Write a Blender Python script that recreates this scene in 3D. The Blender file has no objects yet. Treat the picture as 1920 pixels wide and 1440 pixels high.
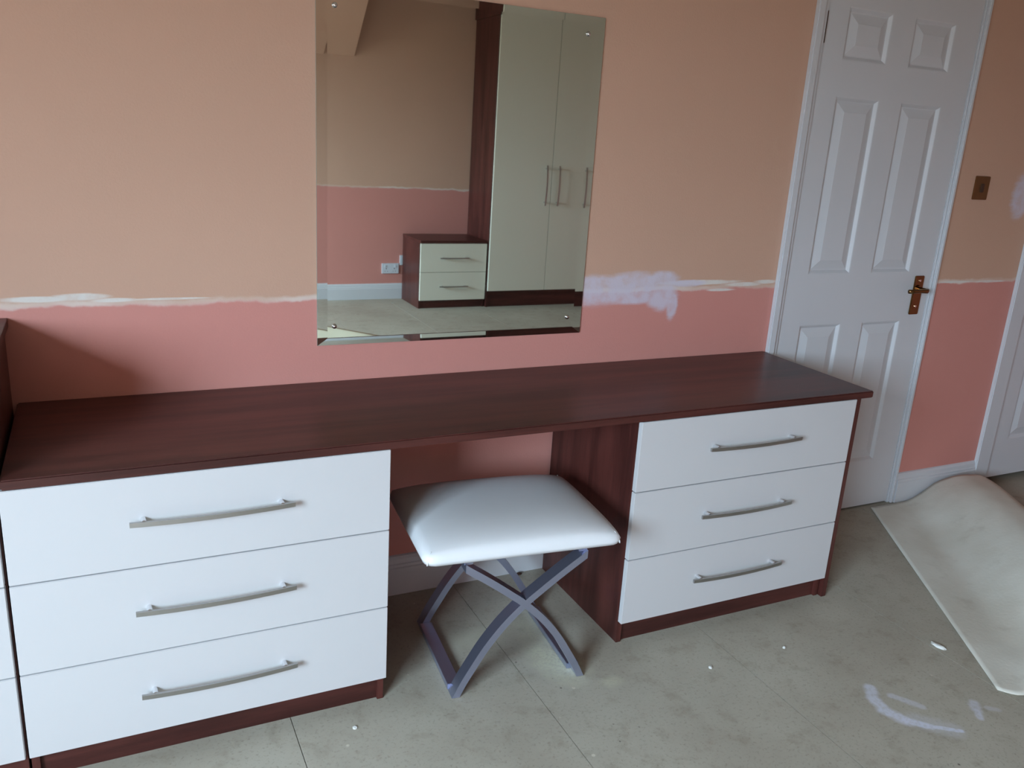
import bpy, bmesh, math, random
from mathutils import Vector, Matrix
random.seed(4)
S = bpy.context.scene
COL = S.collection

# ------------------------------------------------------------------ camera
YAW, PITCH, ROLL, FPX = 0.4643, -0.2858, 0.0623, 1589.67
CAM = Vector((1.5, -2.3286, 1.4406))
F = Vector((math.sin(YAW) * math.cos(PITCH), math.cos(YAW) * math.cos(PITCH), math.sin(PITCH)))
R0 = Vector((math.cos(YAW), -math.sin(YAW), 0)); U0 = R0.cross(F)
R = math.cos(ROLL) * R0 + math.sin(ROLL) * U0
U = math.cos(ROLL) * U0 - math.sin(ROLL) * R0
cam_data = bpy.data.cameras.new('camera'); cam = bpy.data.objects.new('camera', cam_data); COL.objects.link(cam)
cam_data.sensor_width = 36; cam_data.lens = 36 * FPX / 1920; cam_data.clip_start = 0.02
M = Matrix((R, U, -F)).transposed().to_4x4(); M.translation = CAM
cam.matrix_world = M
S.camera = cam

# ------------------------------------------------------------------ world, window light, exposure
w = bpy.data.worlds.new('world'); S.world = w; w.use_nodes = True
_t = w.node_tree; _bg = _t.nodes['Background']
_tc = _t.nodes.new('ShaderNodeTexCoord'); _sx = _t.nodes.new('ShaderNodeSeparateXYZ'); _t.links.new(_tc.outputs['Generated'], _sx.inputs[0])
_cr = _t.nodes.new('ShaderNodeValToRGB'); _mr = _t.nodes.new('ShaderNodeMapRange')
_mr.inputs[1].default_value = -1; _mr.inputs[2].default_value = 1
_t.links.new(_sx.outputs[2], _mr.inputs[0]); _t.links.new(_mr.outputs[0], _cr.inputs[0])
_e = _cr.color_ramp.elements                                   # overcast sky over darker ground
_e[0].position = 0.0; _e[0].color = (.07, .08, .07, 1)
_e[1].position = 0.49; _e[1].color = (.10, .11, .10, 1)
for _p, _c in ((.52, (.36, .48, .58, 1)), (.68, (.66, .90, 1.08, 1)), (1.0, (.98, 1.34, 1.62, 1))):
    _q = _e.new(_p); _q.color = _c
_t.links.new(_cr.outputs[0], _bg.inputs[0]); _bg.inputs[1].default_value = 60.0
WIN = dict(x=-0.60, y0=-4.35, y1=-2.15, z0=1.0, z1=2.22)      # the window in the left wall
ld = bpy.data.lights.new('window_portal', 'AREA'); ld.shape = 'RECTANGLE'
ld.size = WIN['y1'] - WIN['y0']; ld.size_y = WIN['z1'] - WIN['z0']; ld.cycles.is_portal = True
lo = bpy.data.objects.new('window_portal', ld); COL.objects.link(lo)
lo.location = (WIN['x'] - 0.125, (WIN['y0'] + WIN['y1']) / 2, (WIN['z0'] + WIN['z1']) / 2)
lo.rotation_euler = Vector((-1, 0, 0)).to_track_quat('Z', 'Y').to_euler()
S.view_settings.view_transform = 'Standard'; S.view_settings.look = 'None'
S.view_settings.exposure = 0.0; S.view_settings.gamma = 1.0; S.view_settings.use_curve_mapping = False

# ------------------------------------------------------------------ materials
class NT:
    def __init__(s, name, rough=0.6, metal=0.0, spec=0.5):
        s.m = bpy.data.materials.new(name); s.m.use_nodes = True; s.t = s.m.node_tree
        s.b = s.t.nodes['Principled BSDF']
        s.b.inputs['Roughness'].default_value = rough; s.b.inputs['Metallic'].default_value = metal
        s.b.inputs['Specular IOR Level'].default_value = spec
    def n(s, kind, **kw):
        d = s.t.nodes.new(kind)
        for k, v in kw.items(): setattr(d, k, v)
        return d
    def put(s, sock, v):
        if isinstance(v, bpy.types.NodeSocket): s.t.links.new(v, sock)
        else: sock.default_value = v
    def math(s, op, a, b=0.0, c=None, clamp=False):
        d = s.n('ShaderNodeMath', operation=op, use_clamp=clamp)
        s.put(d.inputs[0], a); s.put(d.inputs[1], b)
        if c is not None: s.put(d.inputs[2], c)
        return d.outputs[0]
    def ramp(s, v, lo, hi, a=0.0, b=1.0):
        d = s.n('ShaderNodeMapRange', interpolation_type='SMOOTHSTEP')
        s.put(d.inputs[0], v)
        for i, x in enumerate((lo, hi, a, b)): d.inputs[i + 1].default_value = x
        return d.outputs[0]
    def mix(s, f, a, b):
        d = s.n('ShaderNodeMix', data_type='RGBA')
        s.put(d.inputs[0], f); s.put(d.inputs[6], a if not isinstance(a, tuple) else (*a, 1)); s.put(d.inputs[7], b if not isinstance(b, tuple) else (*b, 1))
        return d.outputs[2]
    def pos(s):
        g = s.n('ShaderNodeNewGeometry'); x = s.n('ShaderNodeSeparateXYZ'); s.t.links.new(g.outputs['Position'], x.inputs[0])
        return g.outputs['Position'], x.outputs[0], x.outputs[1], x.outputs[2]
    def scaled(s, vec, sc):
        d = s.n('ShaderNodeMapping'); s.t.links.new(vec, d.inputs[0]); d.inputs['Scale'].default_value = sc
        return d.outputs[0]
    def noise(s, vec, scale, detail=3, rough=0.55):
        d = s.n('ShaderNodeTexNoise'); s.t.links.new(vec, d.inputs['Vector'])
        d.inputs['Scale'].default_value = scale; d.inputs['Detail'].default_value = detail; d.inputs['Roughness'].default_value = rough
        return d.outputs['Fac']
    def bump(s, h, strength, dist):
        d = s.n('ShaderNodeBump'); d.inputs['Strength'].default_value = strength; d.inputs['Distance'].default_value = dist
        s.t.links.new(h, d.inputs['Height']); s.t.links.new(d.outputs[0], s.b.inputs['Normal'])
    def color(s, c): s.put(s.b.inputs['Base Color'], c if not isinstance(c, tuple) else (*c, 1))
    def blob(s, a, b, nz, ca, cb, ra, rb, ang=0.0, soft=0.35, rag=0.9):
        """soft-edged ragged ellipse mask in the coordinates a, b"""
        da = s.math('SUBTRACT', a, ca); db = s.math('SUBTRACT', b, cb)
        ca_, sa_ = math.cos(ang), math.sin(ang)
        u = s.math('ADD', s.math('MULTIPLY', da, ca_ / ra), s.math('MULTIPLY', db, sa_ / ra))
        v = s.math('ADD', s.math('MULTIPLY', da, -sa_ / rb), s.math('MULTIPLY', db, ca_ / rb))
        r = s.math('SQRT', s.math('ADD', s.math('MULTIPLY', u, u), s.math('MULTIPLY', v, v)))
        r = s.math('ADD', r, s.math('MULTIPLY', s.math('SUBTRACT', nz, 0.5), rag))
        return s.ramp(r, 1.0 - soft, 1.0 + soft, 1.0, 0.0)

def plain(name, c, rough, metal=0.0, spec=0.5, var=0.06, scale=6):
    n = NT(name, rough, metal, spec); p = n.pos()[0]
    f = n.noise(p, scale, 3)
    n.color(n.mix(f, tuple(x * (1 - var) for x in c), tuple(min(1, x * (1 + var)) for x in c)))
    return n.m

UP, LOW, FILL = (0.61, 0.372, 0.272), (0.64, 0.272, 0.232), (0.66, 0.60, 0.70)
def wall_paint(name, level, front):
    n = NT(name, 0.75, spec=0.25); p, x, y, z = n.pos()
    big = n.noise(p, 1.6, 3); fine = n.noise(p, 22, 4); fil = n.noise(n.scaled(p, (.45, 1, 1.5)), 15, 6, .7); mid = n.noise(p, 7, 4)
    zz = n.math('ADD', z, n.math('MULTIPLY', n.math('SUBTRACT', mid, 0.5), 0.035))
    zz = n.math('ADD', zz, n.math('MULTIPLY', n.math('SUBTRACT', fine, 0.5), 0.014))
    up = n.mix(big, tuple(c * 0.96 for c in UP), tuple(c * 1.04 for c in UP))
    lw = n.mix(big, tuple(c * 0.95 for c in LOW), tuple(c * 1.05 for c in LOW))
    c = n.mix(n.ramp(zz, level - 0.006, level + 0.006), lw, up)
    # rough bare strip left by the removed border, patchy along the wall
    along = n.noise(n.scaled(p, (1.3, 1.3, 0.1)), 2.2, 3)
    strip = n.math('MULTIPLY', n.ramp(zz, level - 0.008, level), n.ramp(zz, level + 0.004, level + 0.016, 1, 0))
    strip = n.math('MULTIPLY', strip, n.ramp(along, 0.35, 0.6, 0.25, 0.75))
    c = n.mix(strip, c, (0.78, 0.68, 0.62))
    if front:
        thin = [(1.36, .986, .08, .007), (1.455, .990, .060, .009), (1.53, .980, .05, .005), (1.66, .980, .09, .003),
                (3.37, .990, .16, .008), (3.56, .980, .08, .007), (3.66, .987, .05, .007), (3.46, .962, .06, .005),
                (4.68, .967, .10, .004), (4.90, .966, .09, .005)]
        wide = [(2.98, .972, .13, .046), (3.10, .990, .12, .040), (3.205, .995, .070, .036), (3.215, .950, .060, .050), (3.258, .915, .022, .048),
                (3.08, .945, .10, .024), (3.31, .988, .07, .012), (4.975, 1.32, .06, .085)]
        for grp, rag, col in ((thin, .9, (0.75, 0.71, 0.67)), (wide, 1.05, FILL)):
            m = None
            for a in grp:
                b = n.blob(x, z, fil, *a, soft=0.3, rag=rag)
                m = b if m is None else n.math('MAXIMUM', m, b)
            m = n.math('MULTIPLY', m, n.ramp(fine, 0.25, 0.6, 0.5, 0.88))
            c = n.mix(m, c, col)
    n.color(c); n.bump(n.noise(p, 160, 3), 0.25, 0.002)
    return n.m

def wood(name, axis):
    n = NT(name, 0.36, spec=0.36); p = n.pos()[0]
    sc = {'x': (0.5, 6, 6), 'y': (6, .5, 6), 'z': (6, 6, 0.5)}[axis]
    g = n.noise(n.scaled(p, sc), 2.6, 7, 0.62); h = n.noise(n.scaled(p, tuple(v * 5 for v in sc)), 4, 4, 0.6)
    f = n.math('ADD', n.math('MULTIPLY', g, 0.85), n.math('MULTIPLY', h, 0.15))
    n.color(n.mix(n.ramp(f, 0.34, 0.66), (0.044, 0.0120, 0.0100), (0.100, 0.0275, 0.0220)))
    n.bump(h, 0.08, 0.001)
    return n.m

def floor_mat():
    n = NT('chipboard_floor', 0.72, spec=0.3); p, x, y, z = n.pos()
    a = n.noise(p, 2.2, 5, .6); b = n.noise(p, 14, 5, .65); f = n.noise(p, 110, 3, .7)
    c = n.mix(n.ramp(a, .3, .7), (0.385, 0.338, 0.275), (0.465, 0.422, 0.35))
    c = n.mix(n.math('MULTIPLY', n.ramp(b, .5, .72), .35), c, (0.24, 0.19, 0.13))
    c = n.mix(n.math('MULTIPLY', n.ramp(f, .52, .75), .45), c, (0.17, 0.14, 0.10))
    v = n.n('ShaderNodeTexVoronoi'); n.t.links.new(p, v.inputs['Vector']); v.inputs['Scale'].default_value = 9; v.inputs['Randomness'].default_value = 1
    dots = n.math('MULTIPLY', n.ramp(v.outputs['Distance'], .03, .06, 1, 0), n.ramp(b, .45, .55))
    c = n.mix(n.math('MULTIPLY', dots, .8), c, (0.68, 0.63, 0.52))
    v2 = n.n('ShaderNodeTexVoronoi'); n.t.links.new(p, v2.inputs['Vector']); v2.inputs['Scale'].default_value = 17
    c = n.mix(n.math('MULTIPLY', n.ramp(v2.outputs['Distance'], .03, .07, 1, 0), n.math('MULTIPLY', n.ramp(a, .5, .6), .7)), c, (0.06, 0.045, 0.035))
    # sawdust near the stool
    dust = n.blob(x, y, b, 2.60, -.52, .055, .10, .2, .6, 1.6)
    dust = n.math('MAXIMUM', dust, n.math('MULTIPLY', n.blob(x, y, b, 2.62, -.36, .05, .12, .0, .7, 1.6), .6))
    dust = n.math('MAXIMUM', dust, n.math('MULTIPLY', n.blob(x, y, b, 2.70, -.655, .03, .02, .0, .7, 1.6), .6))
    dust = n.math('MAXIMUM', dust, n.math('MULTIPLY', n.blob(x, y, b, 2.45, -.33, .11, .04, .1, .7, 1.6), .35))
    c = n.mix(n.math('MULTIPLY', dust, n.ramp(f, .35, .6, .3, .8)), c, (0.62, 0.60, 0.44))
    # dried paint smears
    def seg(ax, ay, bx, by, wd, amt):
        dx, dy = bx - ax, by - ay; L2 = dx * dx + dy * dy
        px, py = n.math('SUBTRACT', x, ax), n.math('SUBTRACT', y, ay)
        t_ = n.math('ADD', n.math('MULTIPLY', px, dx / L2), n.math('MULTIPLY', py, dy / L2), clamp=True)
        qx, qy = n.math('SUBTRACT', px, n.math('MULTIPLY', t_, dx)), n.math('SUBTRACT', py, n.math('MULTIPLY', t_, dy))
        d_ = n.math('SQRT', n.math('ADD', n.math('MULTIPLY', qx, qx), n.math('MULTIPLY', qy, qy)))
        d_ = n.math('ADD', n.math('MULTIPLY', d_, 1 / wd), n.math('MULTIPLY', n.math('SUBTRACT', sn, .5), .9))
        return n.math('MULTIPLY', n.ramp(d_, .45, 1.35, 1, 0), amt)
    sn = n.noise(p, 42, 4); s = None
    for q in [(3.385, -.945, 3.355, -.985, .018, .75), (3.355, -.985, 3.343, -1.035, .020, .8), (3.343, -1.035, 3.362, -1.085, .022, .9), (3.362, -1.085, 3.405, -1.128, .016, 1),
              (3.405, -1.128, 3.470, -1.173, .009, 1), (3.415, -.995, 3.455, -1.06, .013, .5), (3.39, -1.10, 3.45, -1.16, .035, .3),
              (3.612, -1.105, 3.590, -1.130, .016, .6), (3.590, -1.130, 3.570, -1.155, .011, .75), (3.63, -1.135, 3.65, -1.15, .010, .35)]:
        b_ = seg(*q)
        s = b_ if s is None else n.math('MAXIMUM', s, b_)
    c = n.mix(n.math('MULTIPLY', s, n.ramp(n.noise(p, 90, 3), .25, .6, .6, .95)), c, (0.66, 0.66, 0.76))
    n.color(c); n.bump(b, 0.15, 0.002)
    return n.m

W_FRONT = wall_paint('peach_and_pink_wall_paint', 0.968, True)
W_BACK = wall_paint('peach_and_pink_wall_paint_far', 0.945, False)
WX, WY, WZ = wood('dark_mahogany_along', 'x'), wood('dark_mahogany_across', 'y'), wood('dark_mahogany_upright', 'z')
FLOOR = floor_mat()
FRONT = plain('cream_white_drawer_front', (0.595, 0.575, 0.585), 0.42, spec=0.4, var=0.01)
IVORY = plain('ivory_gloss_front', (0.80, 0.79, 0.68), 0.22, var=0.01)
GLOSSW = plain('white_gloss_paint', (0.63, 0.63, 0.66), 0.38, var=0.02)
CEIL = plain('white_ceiling_paint', (0.50, 0.46, 0.40), 0.9, var=0.02)
STEEL = plain('brushed_nickel', (0.47, 0.46, 0.45), 0.36, 1.0, var=0.05, scale=40)
CHROME = plain('chrome', (0.82, 0.83, 0.85), 0.14, 1.0, var=0.01)
LEGM = plain('satin_blue_grey_steel', (0.45, 0.48, 0.65), 0.30, 0.9, var=0.04)
VINYL = plain('cream_leatherette', (0.78, 0.775, 0.80), 0.40, var=0.02, scale=30)
PIPE = plain('cream_piping', (0.70, 0.66, 0.55), 0.5, var=0.02)
BRASS = plain('polished_brass', (0.22, 0.125, 0.055), 0.18, 1.0, var=0.08, scale=30)
AGED = plain('aged_brass', (0.20, 0.10, 0.045), 0.35, 0.8, var=0.1, scale=30)
BROWN = plain('dark_brown_plastic', (0.05, 0.02, 0.012), 0.4)
DARK = plain('dark_gap_filler', (0.05, 0.045, 0.05), 0.8)
PLAST = plain('white_plastic', (0.66, 0.68, 0.74), 0.35, var=0.01)
MIRR = plain('silvered_glass', (0.90, 0.95, 0.90), 0.015, 1.0, var=0.002)
GEDGE = plain('mirror_glass_edge', (0.30, 0.42, 0.38), 0.25)
n = NT('underlay_back', 0.9, spec=0.15); p = n.pos()[0]; _b = n.noise(p, 9, 5, .6); _f = n.noise(p, 90, 3)
_c = n.mix(n.ramp(n.noise(p, 3, 3), .35, .65), (0.65, 0.60, 0.52), (0.75, 0.715, 0.64))
_c = n.mix(n.math('MULTIPLY', n.ramp(_b, .55, .75), .3), _c, (0.36, 0.29, 0.23))
n.color(_c); n.bump(_f, 0.3, 0.002); MAT_CARPET = n.m
CREAM = plain('cream_dust_sheet', (0.72, 0.68, 0.52), 0.85)
PLASTER = plain('plaster_chip', (0.74, 0.73, 0.70), 0.9)

# ------------------------------------------------------------------ mesh helpers
def box(bm, x0, x1, y0, y1, z0, z1):
    v = [bm.verts.new((x, y, z)) for z in (z0, z1) for y in (y0, y1) for x in (x0, x1)]
    for f in ((0, 2, 3, 1), (4, 5, 7, 6), (0, 1, 5, 4), (2, 6, 7, 3), (0, 4, 6, 2), (1, 3, 7, 5)):
        bm.faces.new([v[i] for i in f])
def new(name, bm, mat, parent=None, loc=None, bevel=0.0, smooth=False, seg=2):
    if bevel: bmesh.ops.bevel(bm, geom=bm.edges[:], offset=bevel, segments=seg, affect='EDGES', clamp_overlap=True)
    bmesh.ops.recalc_face_normals(bm, faces=bm.faces[:])
    me = bpy.data.meshes.new(name); bm.to_mesh(me); bm.free(); me.materials.append(mat)
    if smooth:
        for q in me.polygons: q.use_smooth = True
    o = bpy.data.objects.new(name, me); COL.objects.link(o)
    if parent: o.parent = parent
    if loc: o.location = loc
    return o
def boxo(name, mat, parent, x0, x1, y0, y1, z0, z1, bevel=0.0, loc=None):
    bm = bmesh.new(); box(bm, x0, x1, y0, y1, z0, z1); return new(name, bm, mat, parent, loc, bevel)
def struct(o, label=None):
    o['kind'] = 'structure'
    if label: o['label'] = label
    return o
def empty(name, loc, rz=0, label=None, cat=None, group=None):
    o = bpy.data.objects.new(name, None); COL.objects.link(o); o.location = loc; o.rotation_euler.z = rz
    if label: o['label'] = label
    if cat: o['category'] = cat
    if group: o['group'] = group
    o.empty_display_size = 0.05
    return o
def tag(o, label, cat, group=None):
    o['label'] = label; o['category'] = cat
    if group: o['group'] = group
    return o
def dup(o, parent=None):
    c = o.copy(); COL.objects.link(c); c.parent = parent
    for ch in o.children: dup(ch, c)
    return c
def sweep(bm, pts, normals, hw, y0, y1):
    """rectangular bar through 2D (x,z) points, half thickness hw, from y0 to y1"""
    rings = []
    for (px, pz), (nx, nz) in zip(pts, normals):
        rings.append([bm.verts.new((px + s * nx * hw, y, pz + s * nz * hw)) for s, y in ((-1, y0), (1, y0), (1, y1), (-1, y1))])
    for a, b in zip(rings, rings[1:]):
        for i in range(4): bm.faces.new((a[i], a[(i + 1) % 4], b[(i + 1) % 4], b[i]))
    bm.faces.new(rings[0][::-1]); bm.faces.new(rings[-1])
def disc(bm, c, r, h, axis='y', seg=16, r2=None):
    q = Matrix.Rotation(math.pi / 2, 4, 'X') if axis == 'y' else (Matrix.Rotation(math.pi / 2, 4, 'Y') if axis == 'x' else Matrix())
    bmesh.ops.create_cone(bm, cap_ends=True, segments=seg, radius1=r if r2 is None else r2, radius2=r, depth=h, matrix=Matrix.Translation(c) @ q)

# ------------------------------------------------------------------ room shell
X0, X1, YB, ZC, T = -0.60, 6.40, -4.73, 2.52, 0.12
# back wall with two door openings
D1, D1W, D2 = 3.760, 0.762, 5.172
o1a, o1b, o2a, o2b, dh = D1 - 0.026, D1 + D1W + 0.026, D2 - 0.026, D2 + 0.762 + 0.026, 2.06
bm = bmesh.new()
box(bm, X0 - T, o1a, 0, T, 0, ZC); box(bm, o1b, o2a, 0, T, 0, ZC); box(bm, o2b, X1 + T, 0, T, 0, ZC)
box(bm, o1a, o1b, 0, T, dh, ZC); box(bm, o2a, o2b, 0, T, dh, ZC)
struct(new('wall_back', bm, W_FRONT), 'peach over pink wall with a ragged white filler line')
bm = bmesh.new(); box(bm, X0 - T, X1 + T, YB - T, YB, 0, ZC); struct(new('wall_front', bm, W_BACK), 'peach over pink wall seen in the mirror')
bm = bmesh.new()
a, b, c, d = WIN['y0'], WIN['y1'], WIN['z0'], WIN['z1']
box(bm, X0 - T, X0, YB, a, 0, ZC); box(bm, X0 - T, X0, b, 0, 0, ZC); box(bm, X0 - T, X0, a, b, 0, c); box(bm, X0 - T, X0, a, b, d, ZC)
struct(new('wall_left', bm, W_BACK))
bm = bmesh.new(); box(bm, X1, X1 + T, YB, 0, 0, ZC); struct(new('wall_right', bm, W_BACK))
bm = bmesh.new(); box(bm, X0 - T, X1 + T, YB - T, T, ZC, ZC + .1); struct(new('ceiling', bm, CEIL))
# window frame in the left wall (out of view, the light comes through it)
win = struct(empty('window_1', (X0 - T, (a + b) / 2, c)))
for y in (a, (a + b) / 2 - .03, b - .06): boxo('window_frame', GLOSSW, win, 0, .05, y - (a + b) / 2, y + .06 - (a + b) / 2, 0, d - c)
for z in (0, d - c - .06): boxo('window_frame', GLOSSW, win, 0, .05, a - (a + b) / 2, b - (a + b) / 2, z, z + .06)

pane = bpy.data.materials.new('clear_window_glass'); pane.use_nodes = True; pt = pane.node_tree; pt.nodes.clear()
_o = pt.nodes.new('ShaderNodeOutputMaterial'); _m = pt.nodes.new('ShaderNodeMixShader'); _a = pt.nodes.new('ShaderNodeBsdfTransparent'); _g = pt.nodes.new('ShaderNodeBsdfGlossy')
_g.inputs['Roughness'].default_value = 0.02; _m.inputs[0].default_value = 0.06
pt.links.new(_a.outputs[0], _m.inputs[1]); pt.links.new(_g.outputs[0], _m.inputs[2]); pt.links.new(_m.outputs[0], _o.inputs[0])
for q in (0, 1):
    ya = a + .06 if not q else (a + b) / 2 + .03; yb_ = (a + b) / 2 - .03 if not q else b - .06
    boxo('window_pane', pane, win, .02, .024, ya - (a + b) / 2, yb_ - (a + b) / 2, .06, d - c - .06)

# floor: sub floor and chipboard sheets
bm = bmesh.new(); box(bm, X0 - T, X1 + T, YB - T, T, -0.06, -0.019)
fl = struct(new('floor', bm, DARK), 'dusty beige chipboard floor')
xs = [X0 - .02 + 0.0]; k = 1.856
xs = sorted([k + i * .627 for i in range(-5, 8)]); xs = [X0 - T] + [x for x in xs if X0 < x < X1] + [X1 + T]
G = 0.0009
for i, (xa, xb) in enumerate(zip(xs, xs[1:])):
    cut = [T, -1.62, YB - T] if i % 2 else [T, -2.75, YB - T]
    for ya, yb in zip(cut, cut[1:]):
        dz = random.uniform(-.0006, 0)
        boxo('floor_board', FLOOR, fl, xa + G, xb - G, yb + G, ya - G, -0.018, dz, bevel=.0003)

# skirting
def skirt(name, x0, x1, y, s):
    """moulded skirting; y is the wall plane, s=-1 board towards -y, +1 towards +y"""
    bm = bmesh.new()
    prof = [(0, 0), (.018, 0), (.018, .092), (.015, .096), (.015, .104), (.012, .108), (.010, .122), (.006, .131), (0, .134)]
    A = [bm.verts.new((x0, y + s * q, z)) for q, z in prof]; B = [bm.verts.new((x1, y + s * q, z)) for q, z in prof]
    for i in range(len(prof)): bm.faces.new((A[i], A[(i + 1) % len(prof)], B[(i + 1) % len(prof)], B[i]))
    bm.faces.new(A[::-1]); bm.faces.new(B)
    return struct(new(name, bm, GLOSSW))
skirt('baseboard_back', X0, 3.703, 0, -1)['label'] = 'white moulded skirting behind the stool'
skirt('baseboard_middle', 4.556, 5.062, 0, -1)['label'] = 'white moulded skirting between the two doors'
skirt('baseboard_front', X0, X1, YB, 1)['label'] = 'white skirting seen in the mirror'

# sloping boxed brace on the far wall, seen in the mirror
bm = bmesh.new()
tri = [(YB, 1.96), (YB, ZC), (YB + .56, ZC)]
A = [bm.verts.new((3.02, y, z)) for y, z in tri]; B = [bm.verts.new((3.45, y, z)) for y, z in tri]
bm.faces.new(A); bm.faces.new(B[::-1])
for i in range(3): bm.faces.new((A[i], A[(i + 1) % 3], B[(i + 1) % 3], B[i]))
struct(new('trim_1', bm, W_BACK), 'sloping boxed brace high on the wall, seen in the mirror')

# ------------------------------------------------------------------ doors
def door(name, x, zb, wl, wr, label, handle):
    root = struct(empty(name, (x, 0, 0)), label)
    W, H = .762, 2.045
    cols = [(.098, .309), (.421, .634)]
    rows = [(.215, .818), (1.010, 1.637), (1.755, 1.925)]
    bm = bmesh.new(); f0, f1 = 0.0, .035
    for a, b in ((0, cols[0][0]), (cols[0][1], cols[1][0]), (cols[1][1], W)): box(bm, a, b, f0, f1, zb, H)
    zs = [zb] + [q for r in rows for q in r] + [H]
    for i in range(0, len(zs), 2):
        for a, b in cols: box(bm, a, b, f0, f1, zs[i], zs[i + 1])
    new('door_leaf', bm, GLOSSW, root)
    for a, b in cols:
        for c, d in rows:
            bm = bmesh.new(); loops = []
            for ins, y in ((0, 0), (.004, .001), (.014, .0100), (.018, .0100), (.048, .0020), (.051, .001)):
                loops.append([bm.verts.new(q) for q in ((a + ins, y, c + ins), (b - ins, y, c + ins), (b - ins, y, d - ins), (a + ins, y, d - ins))])
            for p_, q_ in zip(loops, loops[1:]):
                for i in range(4): bm.faces.new((p_[i], p_[(i + 1) % 4], q_[(i + 1) % 4], q_[i]))
            bm.faces.new(loops[-1])
            bk = [bm.verts.new(q) for q in ((a, .03, c), (b, .03, c), (b, .03, d), (a, .03, d))]
            for i in range(4): bm.faces.new((loops[0][i], loops[0][(i + 1) % 4], bk[(i + 1) % 4], bk[i]))
            bm.faces.new(bk[::-1])
            new('door_panel', bm, GLOSSW, root)
    # lining and architraves
    for s, e, th, dpt in ((-wl, -.024, .018, 0), (-.024, -.003, .008, 1), (W + .003, W + .014, .006, 1), (W + .014, W + wr, .015, 0)):
        bm = bmesh.new(); box(bm, s, e, -th, .002 if not dpt else .11, 0, 2.055 + (.06 if not dpt else .0))
        new('architrave' if not dpt else 'door_lining', bm, GLOSSW, root, bevel=.0035)
    boxo('architrave', GLOSSW, root, -wl, W + wr, -.016, .002, 2.05, 2.12, bevel=.003)
    # the hall backing added behind the leaf makes the gaps read dark
    if handle:
        bm = bmesh.new(); box(bm, W - .092, W - .042, -.008, 0.0, .840, .997)
        pl = new('handle_plate', bm, BRASS, root, bevel=.0025)
        pl['label'] = 'polished brass lever handle plate'
        bm = bmesh.new(); disc(bm, (W - .067, -.030, .944), .009, .046)
        disc(bm, (W - .067, -.010, .944), .016, .008)
        sp = new('handle_spindle', bm, BRASS, pl, smooth=False)
        bm = bmesh.new()
        pts = [(W - .062, -.050), (W - .074, -.056), (W - .09, -.057), (W - .12, -.057), (W - .150, -.056), (W - .172, -.052)]
        rs = [.0075, .0095, .008, .0068, .0075, .0085]; rings = []
        for (px, py), r in zip(pts, rs):
            rings.append([bm.verts.new((px, py + r * .8 * math.cos(t * math.pi / 6), .944 + r * math.sin(t * math.pi / 6))) for t in range(12)])
        for A, B in zip(rings, rings[1:]):
            for i in range(12): bm.faces.new((A[i], A[(i + 1) % 12], B[(i + 1) % 12], B[i]))
        bm.faces.new(rings[0]); bm.faces.new(rings[-1][::-1])
        new('handle_lever', bm, BRASS, pl, smooth=True)
        bm = bmesh.new(); disc(bm, (W - .067, -.009, .874), .0045, .003); new('screw_head', bm, CHROME, pl)
        bm = bmesh.new(); disc(bm, (W - .067, -.009, .978), .0045, .003); new('screw_head', bm, CHROME, pl)
        for z in (1.80, .25):
            bm = bmesh.new(); box(bm, -.008, .001, -.0022, .004, z, z + .10); disc(bm, (-.003, -.0035, z + .05), .004, .10, 'z', 10)
            new('hinge', bm, BROWN, root)
    return root
door('door_1', D1, .008, .055, .030, 'white six-panel door with a brass handle beside the dressing table', True)
door('door_2', D2, .034, .112, .085, 'white panelled door cut off by the right edge of the photo', False)
# unseen hall boxes added behind the doors to block sky light in the gaps
bm = bmesh.new()
box(bm, 3.3, X1 + T, 1.1, 1.2, -.06, ZC); box(bm, 3.2, 3.3, T, 1.2, -.06, ZC); box(bm, X1, X1 + T, T, 1.2, -.06, ZC); box(bm, 3.3, X1, T, 1.1, ZC, ZC + .1)
struct(new('wall_hall_backing', bm, W_BACK))
bm = bmesh.new(); box(bm, 3.3, X1, T, 1.1, -.06, -.004); struct(new('floor_hall_backing', bm, FLOOR))
# ------------------------------------------------------------------ light switch, sockets
t = empty('light_switch', (4.7105, 0, 1.347), 0, 'square brass light switch on the peach wall between the two doors', 'light switch')
boxo('switch_plate', AGED, t, -.043, .043, -.006, 0, -.046, .046, bevel=.002)
boxo('rocker', BROWN, t, -.007, .007, -.0115, -.004, -.017, .017, bevel=.001)
t = empty('wall_socket', (3.778, YB, .265), 0, 'white double wall socket left of the bedside cabinet, seen in the mirror', 'socket', 'wall sockets')
boxo('socket_plate', PLAST, t, -.076, .076, 0, .010, -.044, .044, bevel=.002)
for x in (-.045, .045): boxo('socket_switch', PLAST, t, x - .008, x + .008, .009, .013, .012, .030)
for x in (-.036, .036):
    bm = bmesh.new(); box(bm, x - .003, x + .003, .0095, .0106, -.006, .004); box(bm, x - .014, x - .008, .0095, .0106, -.026, -.022); box(bm, x + .008, x + .014, .0095, .0106, -.026, -.022)
    new('pin_slots', bm, BROWN, t)
t = empty('wall_socket', (3.906, YB, .335), 0, 'white single plate half hidden behind the bedside cabinet, seen in the mirror', 'socket', 'wall sockets')
boxo('socket_plate', PLAST, t, -.043, .043, 0, .009, -.043, .043, bevel=.002)
boxo('socket_switch', PLAST, t, -.008, .008, .0085, .012, .010, .028)

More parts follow.
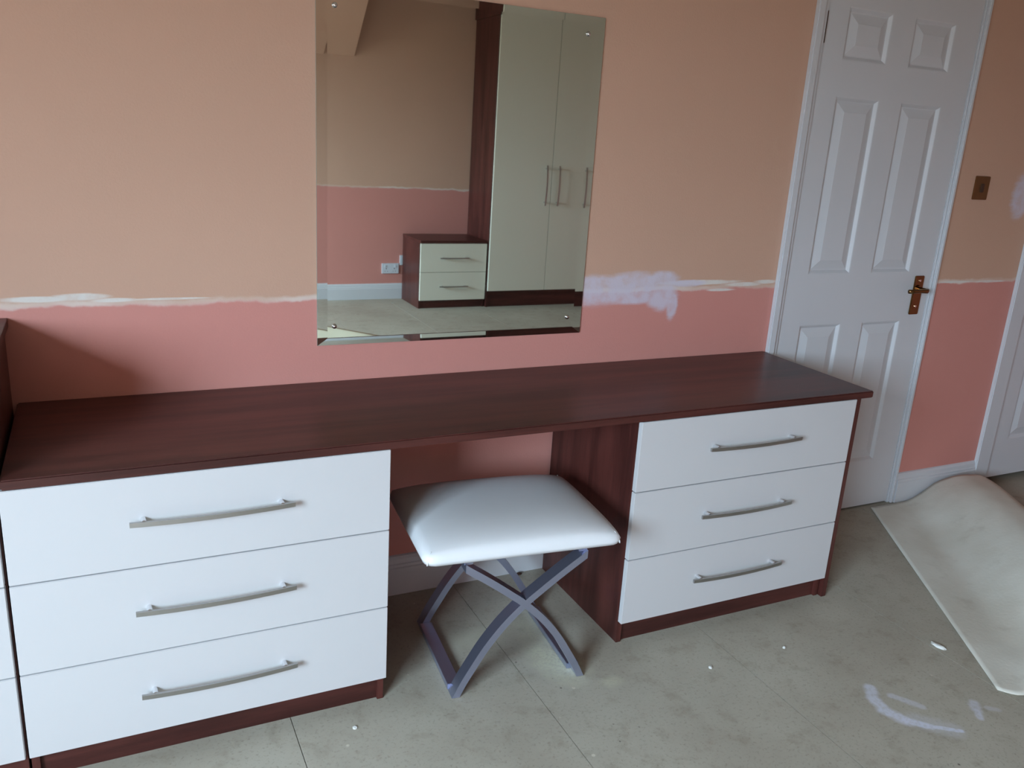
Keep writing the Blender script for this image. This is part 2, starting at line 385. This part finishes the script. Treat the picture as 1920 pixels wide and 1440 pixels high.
# ------------------------------------------------------------------ furniture
def bow_handle(parent, cx, z, y, L, mat=STEEL, s=-1):
    """bowed flat bar handle; y = drawer face, s = direction it sticks out"""
    bm = bmesh.new(); N = 16; rings = []
    for i in range(N + 1):
        u = i / N * 2 - 1; out = .021 + .010 * (1 - u * u)
        x = cx + u * L / 2; th = .0032; hh = .0053
        rings.append([bm.verts.new((x, y + s * (out + q), z + r)) for q, r in ((-th, -hh), (th, -hh), (th, hh), (-th, hh))])
    for a, b in zip(rings, rings[1:]):
        for i in range(4): bm.faces.new((a[i], a[(i + 1) % 4], b[(i + 1) % 4], b[i]))
    bm.faces.new(rings[0]); bm.faces.new(rings[-1][::-1])
    h = new('handle', bm, mat, parent)
    for u in (-1, 1):
        bm = bmesh.new(); disc(bm, (cx + u * (L / 2 - .028), y + s * .0105, z + .001), .0062, .021)
        new('handle_post', bm, CHROME, h)
    return h

HT, TT, DC = 0.728, 0.022, 0.518
def chest(x0, x1, zt, splits, label, endpanel=False, dl=0.0, dr=0.0, group=None):
    root = empty('chest_of_drawers', ((x0 + x1) / 2, 0, 0), 0, label, 'chest of drawers', group)
    cx = (x0 + x1) / 2; yb, yf = -.022, -.499
    L, Rr = x0 - cx, x1 - cx
    boxo('side_panel', WZ, root, L + .0015, L + .018, yf, yb, 0, zt, bevel=.0008)
    boxo('side_panel', WZ, root, Rr - .018, Rr - .0015, yf, yb, 0, zt, bevel=.0008)
    if endpanel: boxo('end_panel', WZ, root, Rr + .003, Rr + .0225, -.5135, yb, 0, zt, bevel=.0008)
    boxo('back_panel', WZ, root, L + .019, Rr - .019, yb - .006, yb, .07, zt)
    boxo('plinth', WX, root, L + .018, Rr - .018, yf + .010, yf + .028, 0, .071)
    for za, zb in zip(splits, splits[1:]):
        fr = boxo('drawer', FRONT, root, L + dl, Rr - dr, -DC, -.500, zb + .0015, za - .0015, bevel=.0012)
        boxo('drawer_box', DARK, fr, L + .03, Rr - .03, -.495, -.06, zb + .02, za - .03)
        bow_handle(fr, (dl - dr) / 2, (za + zb) / 2 + .0065, -DC, .345)
    return root
SP = [HT - TT, .4942, .2815, .0722]
chest(1.2895, 2.0965, HT - TT - .0003, SP, 'three-drawer chest with cream fronts left of the stool', dl=.0005, group='three-drawer chests under the worktop')
chest(2.8155, 3.627, HT - TT - .0003, SP, 'three-drawer chest with cream fronts right of the stool, beside the door', endpanel=True, group='three-drawer chests under the worktop')
t = chest(.478, 1.2875, .9205, [.920, .7078, .4942, .2815, .0722], 'taller four-drawer chest cut off at the left edge, higher than the worktop', dr=.005)
boxo('chest_top', WX, t, .478 - .8827, .4048 + .006, -.520, -.001, .9208, .943, bevel=.001)
bm = bmesh.new(); box(bm, 1.2945, 3.693, -.520, -.0015, HT - TT, HT)
tag(new('worktop', bm, WX, bevel=.003), 'long dark mahogany worktop spanning both three-drawer chests', 'worktop')

# mirror
MX0, MX1, MZ0, MZ1 = 2.042, 2.897, .8355, 1.785
cx, cz = (MX0 + MX1) / 2, (MZ0 + MZ1) / 2; hw, hh = (MX1 - MX0) / 2, (MZ1 - MZ0) / 2
t = empty('wall_mirror', (cx, 0, cz), 0, 'large frameless wall mirror fixed above the dark worktop', 'mirror')
bm = bmesh.new(); BV, BZ = .029, .0195
i4 = lambda w_, h_, y: [bm.verts.new(q) for q in ((-w_, y, -h_), (w_, y, -h_), (w_, y, h_), (-w_, y, h_))]
a = i4(hw - BV, hh - BZ, -.0050); bm.faces.new(a); new('mirror_glass', bm, MIRR, t)
bm = bmesh.new(); a = i4(hw - BV, hh - BZ, -.0050); b = i4(hw, hh, -.0057)
for i in range(4): bm.faces.new((a[i], a[(i + 1) % 4], b[(i + 1) % 4], b[i]))
new('bevelled_edge', bm, MIRR, t)
bm = bmesh.new(); b = i4(hw, hh, -.00568); c = i4(hw, hh, -.001)
for i in range(4): bm.faces.new((b[i], b[(i + 1) % 4], c[(i + 1) % 4], c[i]))
bm.faces.new(c); new('mirror_backing', bm, GEDGE, t)
for x, z in ((2.0905, .890), (2.846, .889), (2.842, 1.736), (2.0905, 1.730)):
    bm = bmesh.new(); bmesh.ops.create_uvsphere(bm, u_segments=16, v_segments=8, radius=.0065, matrix=Matrix.Translation((x - cx, -.0075, z - cz)) @ Matrix.Diagonal((1, .8, 1, 1)))
    disc(bm, (x - cx, -.0062, z - cz), .0070, .002)
    new('mirror_clip', bm, CHROME, t, smooth=True)

# stool
st = empty('dressing_stool', (2.447, -.420, 0), math.radians(-5.5), 'cream padded stool on crossed curved metal legs between the two chests', 'stool')
hx, hy = .270, .214
bm = bmesh.new(); N = 28
grid = {}
def seatpt(u, v, top):
    # rounded-rectangle plan, pillowed top
    r = .030
    x, y = u * hx, v * hy
    ax, ay = max(0, abs(x) - (hx - r)), max(0, abs(y) - (hy - r))
    d = math.hypot(ax, ay)
    if d > r:
        x = math.copysign(hx - r + ax * r / d, x) if ax > 0 else x
        y = math.copysign(hy - r + ay * r / d, y) if ay > 0 else y
    e = max(abs(u), abs(v))
    eu = (1 - abs(u) ** 3.2) * (1 - abs(v) ** 3.2)
    return Vector((x, y, .436 + .0490 * eu ** .36 if top else .424))
us = [math.sin(i / N * math.pi - math.pi / 2) * .45 + (i / N * 2 - 1) * .55 for i in range(N + 1)]
for i, u in enumerate(us):
    for j, v in enumerate(us): grid[i, j] = bm.verts.new(seatpt(u, v, True))
for i in range(N):
    for j in range(N): bm.faces.new((grid[i, j], grid[i + 1, j], grid[i + 1, j + 1], grid[i, j + 1]))
rim = [(i, 0) for i in range(N)] + [(N, j) for j in range(N)] + [(i, N) for i in range(N, 0, -1)] + [(0, j) for j in range(N, 0, -1)]
low = [bm.verts.new((grid[q].co.x * .985, grid[q].co.y * .98, .424)) for q in rim]
for k in range(len(rim)):
    a, b = grid[rim[k]], grid[rim[(k + 1) % len(rim)]]; bm.faces.new((a, b, low[(k + 1) % len(rim)], low[k]))
bm.faces.new(low[::-1])
seat = new('seat', bm, VINYL, st, smooth=True)
for sx in (-1, 1):      # folded corner seams
    for sy in (-1, 1):
        bm = bmesh.new()
        c0 = Vector((sx * (hx - .010), sy * (hy - .010), .440))
        rings = []
        for kk in range(7):
            f = kk / 6; pz = .426 + .030 * f; off = -.0005 - .012 * f * f
            pc = Vector((sx * (hx - .0085 + off), sy * (hy - .0085 + off), pz)); r = .0022 * (1 - .5 * f)
            rings.append([bm.verts.new(pc + Vector((r * math.cos(q), r * math.sin(q), 0))) for q in [m * math.pi / 3 for m in range(6)]])
        for A, B in zip(rings, rings[1:]):
            for i in range(6): bm.faces.new((A[i], A[(i + 1) % 6], B[(i + 1) % 6], B[i]))
        bm.faces.new(rings[-1]); bm.faces.new(rings[0][::-1])
        new('corner_seam', bm, VINYL, seat, smooth=True)
boxo('seat_base', BROWN, st, -hx + .040, hx - .040, -hy + .040, hy - .040, .410, .425)
CX = .022
half = [(-.181, .001), (-.162, .040), (-.136, .085), (-.102, .140), (-.055, .200), (0, .254), (.045, .290), (.105, .335), (.170, .380)]
def leg(mir, ya, yb_):
    # smooth the control points
    P = [Vector((x, z)) for x, z in half]; pts = []
    for i in range(len(P) - 1):
        p0, p1, p2, p3 = P[max(i - 1, 0)], P[i], P[i + 1], P[min(i + 2, len(P) - 1)]
        for s in range(4):
            q = s / 4
            pts.append(.5 * ((2 * p1) + (-p0 + p2) * q + (2 * p0 - 5 * p1 + 4 * p2 - p3) * q * q + (-p0 + 3 * p1 - 3 * p2 + p3) * q ** 3))
    pts.append(P[-1]); nr = []
    for i in range(len(pts)):
        tg = (pts[min(i + 1, len(pts) - 1)] - pts[max(i - 1, 0)]).normalized(); nr.append(Vector((-tg.y, tg.x)))
    nr[0] = Vector((-1.12, 0)); nr[-1] = Vector((0, 1.2))
    m = -1 if mir else 1
    bm = bmesh.new(); sweep(bm, [(CX + m * q.x, q.y) for q in pts], [(m * q.x, q.y) for q in nr], .0095, ya, yb_)
    return new('leg', bm, LEGM, st, bevel=0)
# front and rear crossed pairs; the pairs lap a few millimetres apart
for ya in (-.165, .178):
    leg(False, ya, ya + .040); leg(True, ya + .0008 - .001, ya + .0392)
for s in (-1, 1):
    boxo('floor_bar', LEGM, st, CX + s * .175 - .018, CX + s * .175 + .018, -.125, .178, .001, .018, bevel=.001)
    boxo('seat_rail', LEGM, st, CX + s * .160 - .012, CX + s * .160 + .012, -.155, .21, .386, .411, bevel=.001)

# bedside cabinet and wardrobe on the far wall (seen in the mirror)
t = empty('bedside_cabinet', (4.178, -4.47, 0), 0, 'two-drawer bedside cabinet beside the wardrobe, seen in the mirror', 'cabinet')
L, Rr = -.298, .298
boxo('side_panel', WZ, t, L, L + .018, -.23, .20, 0, .545); boxo('side_panel', WZ, t, Rr - .018, Rr, -.23, .20, 0, .545)
boxo('cabinet_top', WX, t, L, Rr, -.235, .222, .5455, .567, bevel=.001)
boxo('plinth', WX, t, L + .018, Rr - .018, .175, .190, 0, .068)
boxo('back_panel', WZ, t, L + .018, Rr - .018, -.228, -.222, .07, .545)
for za, zb in ((.543, .3065), (.3035, .070)):
    fr = boxo('drawer', IVORY, t, L + .003, Rr - .003, .202, .220, zb, za, bevel=.001)
    bow_handle(fr, 0, (za + zb) / 2, .220, .256, STEEL, 1)
t = empty('wardrobe', (5.035, -4.47, 0), 0, 'tall wardrobe with ivory doors and dark plinth, seen in the mirror', 'wardrobe')
L, Rr, HW = -.550, .550, 2.44
boxo('side_panel', WZ, t, L, L + .018, -.25, .222, 0, HW); boxo('side_panel', WZ, t, Rr - .018, Rr, -.25, .222, 0, HW)
boxo('wardrobe_top', WX, t, L, Rr, -.25, .243, HW, HW + .022)
boxo('filler_panel', WZ, t, L - .012, L, -.25, .245, 2.335, HW)
boxo('plinth', WX, t, L + .018, Rr - .018, .195, .212, 0, .138)
boxo('back_panel', WZ, t, L + .018, Rr - .018, -.25, -.244, .14, HW)
for s in (-1, 1):
    a, b = (L + .006, -.002) if s < 0 else (.002, Rr - .006)
    fr = boxo('wardrobe_door', IVORY, t, a, b, .224, .242, .141, HW - .004, bevel=.001)
    bm = bmesh.new(); rings = []
    for i in range(13):
        u = i / 12 * 2 - 1; out = .026 + .013 * (1 - u * u)
        rings.append([bm.verts.new((s * .060 + r, .242 + out + q, 1.04 + u * .168)) for q, r in ((-.003, -.006), (.003, -.006), (.003, .006), (-.003, .006))])
    for A, B in zip(rings, rings[1:]):
        for i in range(4): bm.faces.new((A[i], A[(i + 1) % 4], B[(i + 1) % 4], B[i]))
    bm.faces.new(rings[0]); bm.faces.new(rings[-1][::-1])
    h = new('handle', bm, STEEL, fr)
    for u in (-1, 1):
        bm = bmesh.new(); disc(bm, (s * .060, .256, 1.04 + u * .14), .006, .029); new('handle_post', bm, CHROME, h)

# ------------------------------------------------------------------ loose floor covering bulging by the doors
def sstep(x, a, b):
    q = min(1, max(0, (x - a) / (b - a))); return q * q * (3 - 2 * q)
A0 = Vector((4.402, -.028)); Dv = Vector((-.535, -.845)); Pv = Vector((.845, -.535)); LEN, WD = 1.272, .66
bm = bmesh.new(); NU, NV = 60, 40; g = {}
for j in range(NV + 1):
    v = WD * j / NV
    us_ = -max(0.0, min(.63 * v, .20 + .05 * sstep(v, .4, .6))) if v < .52 else -.22 + .25 * sstep(v, .50, .66)
    ue = LEN + .012 * math.sin(v * 24) * sstep(v, .03, .1) - .012 * sstep(.03 - v, 0, .03) - .45 * max(0, v - .05)
    for i in range(NU + 1):
        u = us_ + (ue - us_) * i / NU
        amp = .115 + .025 * math.sin(u * 3.1 + .6) 
        h = amp * sstep(v, .10 + .06 * (1 - u / LEN), .44) * (1 - sstep(v, .50, .69) * .80)
        h += .004 * math.sin(u * 9 + v * 5) * sstep(v, .05, .3) + .030 * sstep(u, 1.0, 1.2) * sstep(v, .06, .22)
        q = A0 + Dv * u + Pv * v
        y = min(q.y, -.026)
        g[i, j] = bm.verts.new((q.x, y, .003 + max(0, h)))
for i in range(NU):
    for j in range(NV): bm.faces.new((g[i, j], g[i + 1, j], g[i + 1, j + 1], g[i, j + 1]))
o = new('carpet_offcut', bm, MAT_CARPET, smooth=True)
md = o.modifiers.new('thickness', 'SOLIDIFY'); md.thickness = .0025; md.offset = 1 if o.data.polygons[0].normal.z > 0 else -1
tag(o, 'loose beige sheet of floor covering bulging up against the skirting near the doors', 'floor covering')

# cream cloth on the floor, seen in the mirror
bm = bmesh.new(); g = {}
P00, P10, P11, P01 = Vector((2.30, -3.98)), Vector((2.965, -3.775)), Vector((3.30, -3.36)), Vector((2.42, -3.20))
for i in range(15):
    for j in range(13):
        u, v = i / 14, j / 12
        q = (P00 * (1 - u) + P10 * u) * (1 - v) + (P01 * (1 - u) + P11 * u) * v
        g[i, j] = bm.verts.new((q.x, q.y, .006 + .004 * math.sin(u * 9 + v * 4) ** 2 * min(1, 6 * min(u, v, 1 - u, 1 - v))))
for i in range(14):
    for j in range(12): bm.faces.new((g[i, j], g[i + 1, j], g[i + 1, j + 1], g[i, j + 1]))
o = new('dust_sheet', bm, CREAM, smooth=True)
md = o.modifiers.new('thickness', 'SOLIDIFY'); md.thickness = .003; md.offset = 0
tag(o, 'folded cream cloth on the floor, its corner seen at the lower left of the mirror', 'cloth')

# crumbs of plaster on the floor
def chip(x, y, sx, sy, h, rz, label):
    bm = bmesh.new(); bmesh.ops.create_icosphere(bm, subdivisions=2, radius=1)
    for v in bm.verts:
        k = 1 + random.uniform(-.22, .22); v.co = Vector((v.co.x * sx * k, v.co.y * sy * k, max(-.2, v.co.z) * h * k))
    mn = min(v.co.z for v in bm.verts)
    for v in bm.verts: v.co.z -= mn
    o = new('plaster_flake', bm, PLASTER, None, (x, y, .0002)); o.rotation_euler.z = rz
    return tag(o, label, 'debris', 'plaster flakes on the floor')
chip(3.760, -.872, .011, .026, .006, .2, 'largest white plaster flake, beside the edge of the loose sheet')
chip(3.289, -.704, .006, .005, .004, .3, 'small white plaster flake in front of the right-hand chest')
chip(3.010, -.705, .007, .006, .004, .9, 'small pale flake on the floor before the left half of the right-hand chest')
chip(1.995, -.586, .006, .006, .003, .1, 'tiny white flake just in front of the left-hand chest')
bm = bmesh.new(); bmesh.ops.create_icosphere(bm, subdivisions=2, radius=1)
for v in bm.verts: v.co = Vector((v.co.x * .012, v.co.y * .007, (v.co.z + 1) * .005))
tag(new('cable_clip', bm, BROWN, None, (2.72, -.035, 0), smooth=True), 'small dark clip lying at the foot of the skirting behind the stool', 'debris')
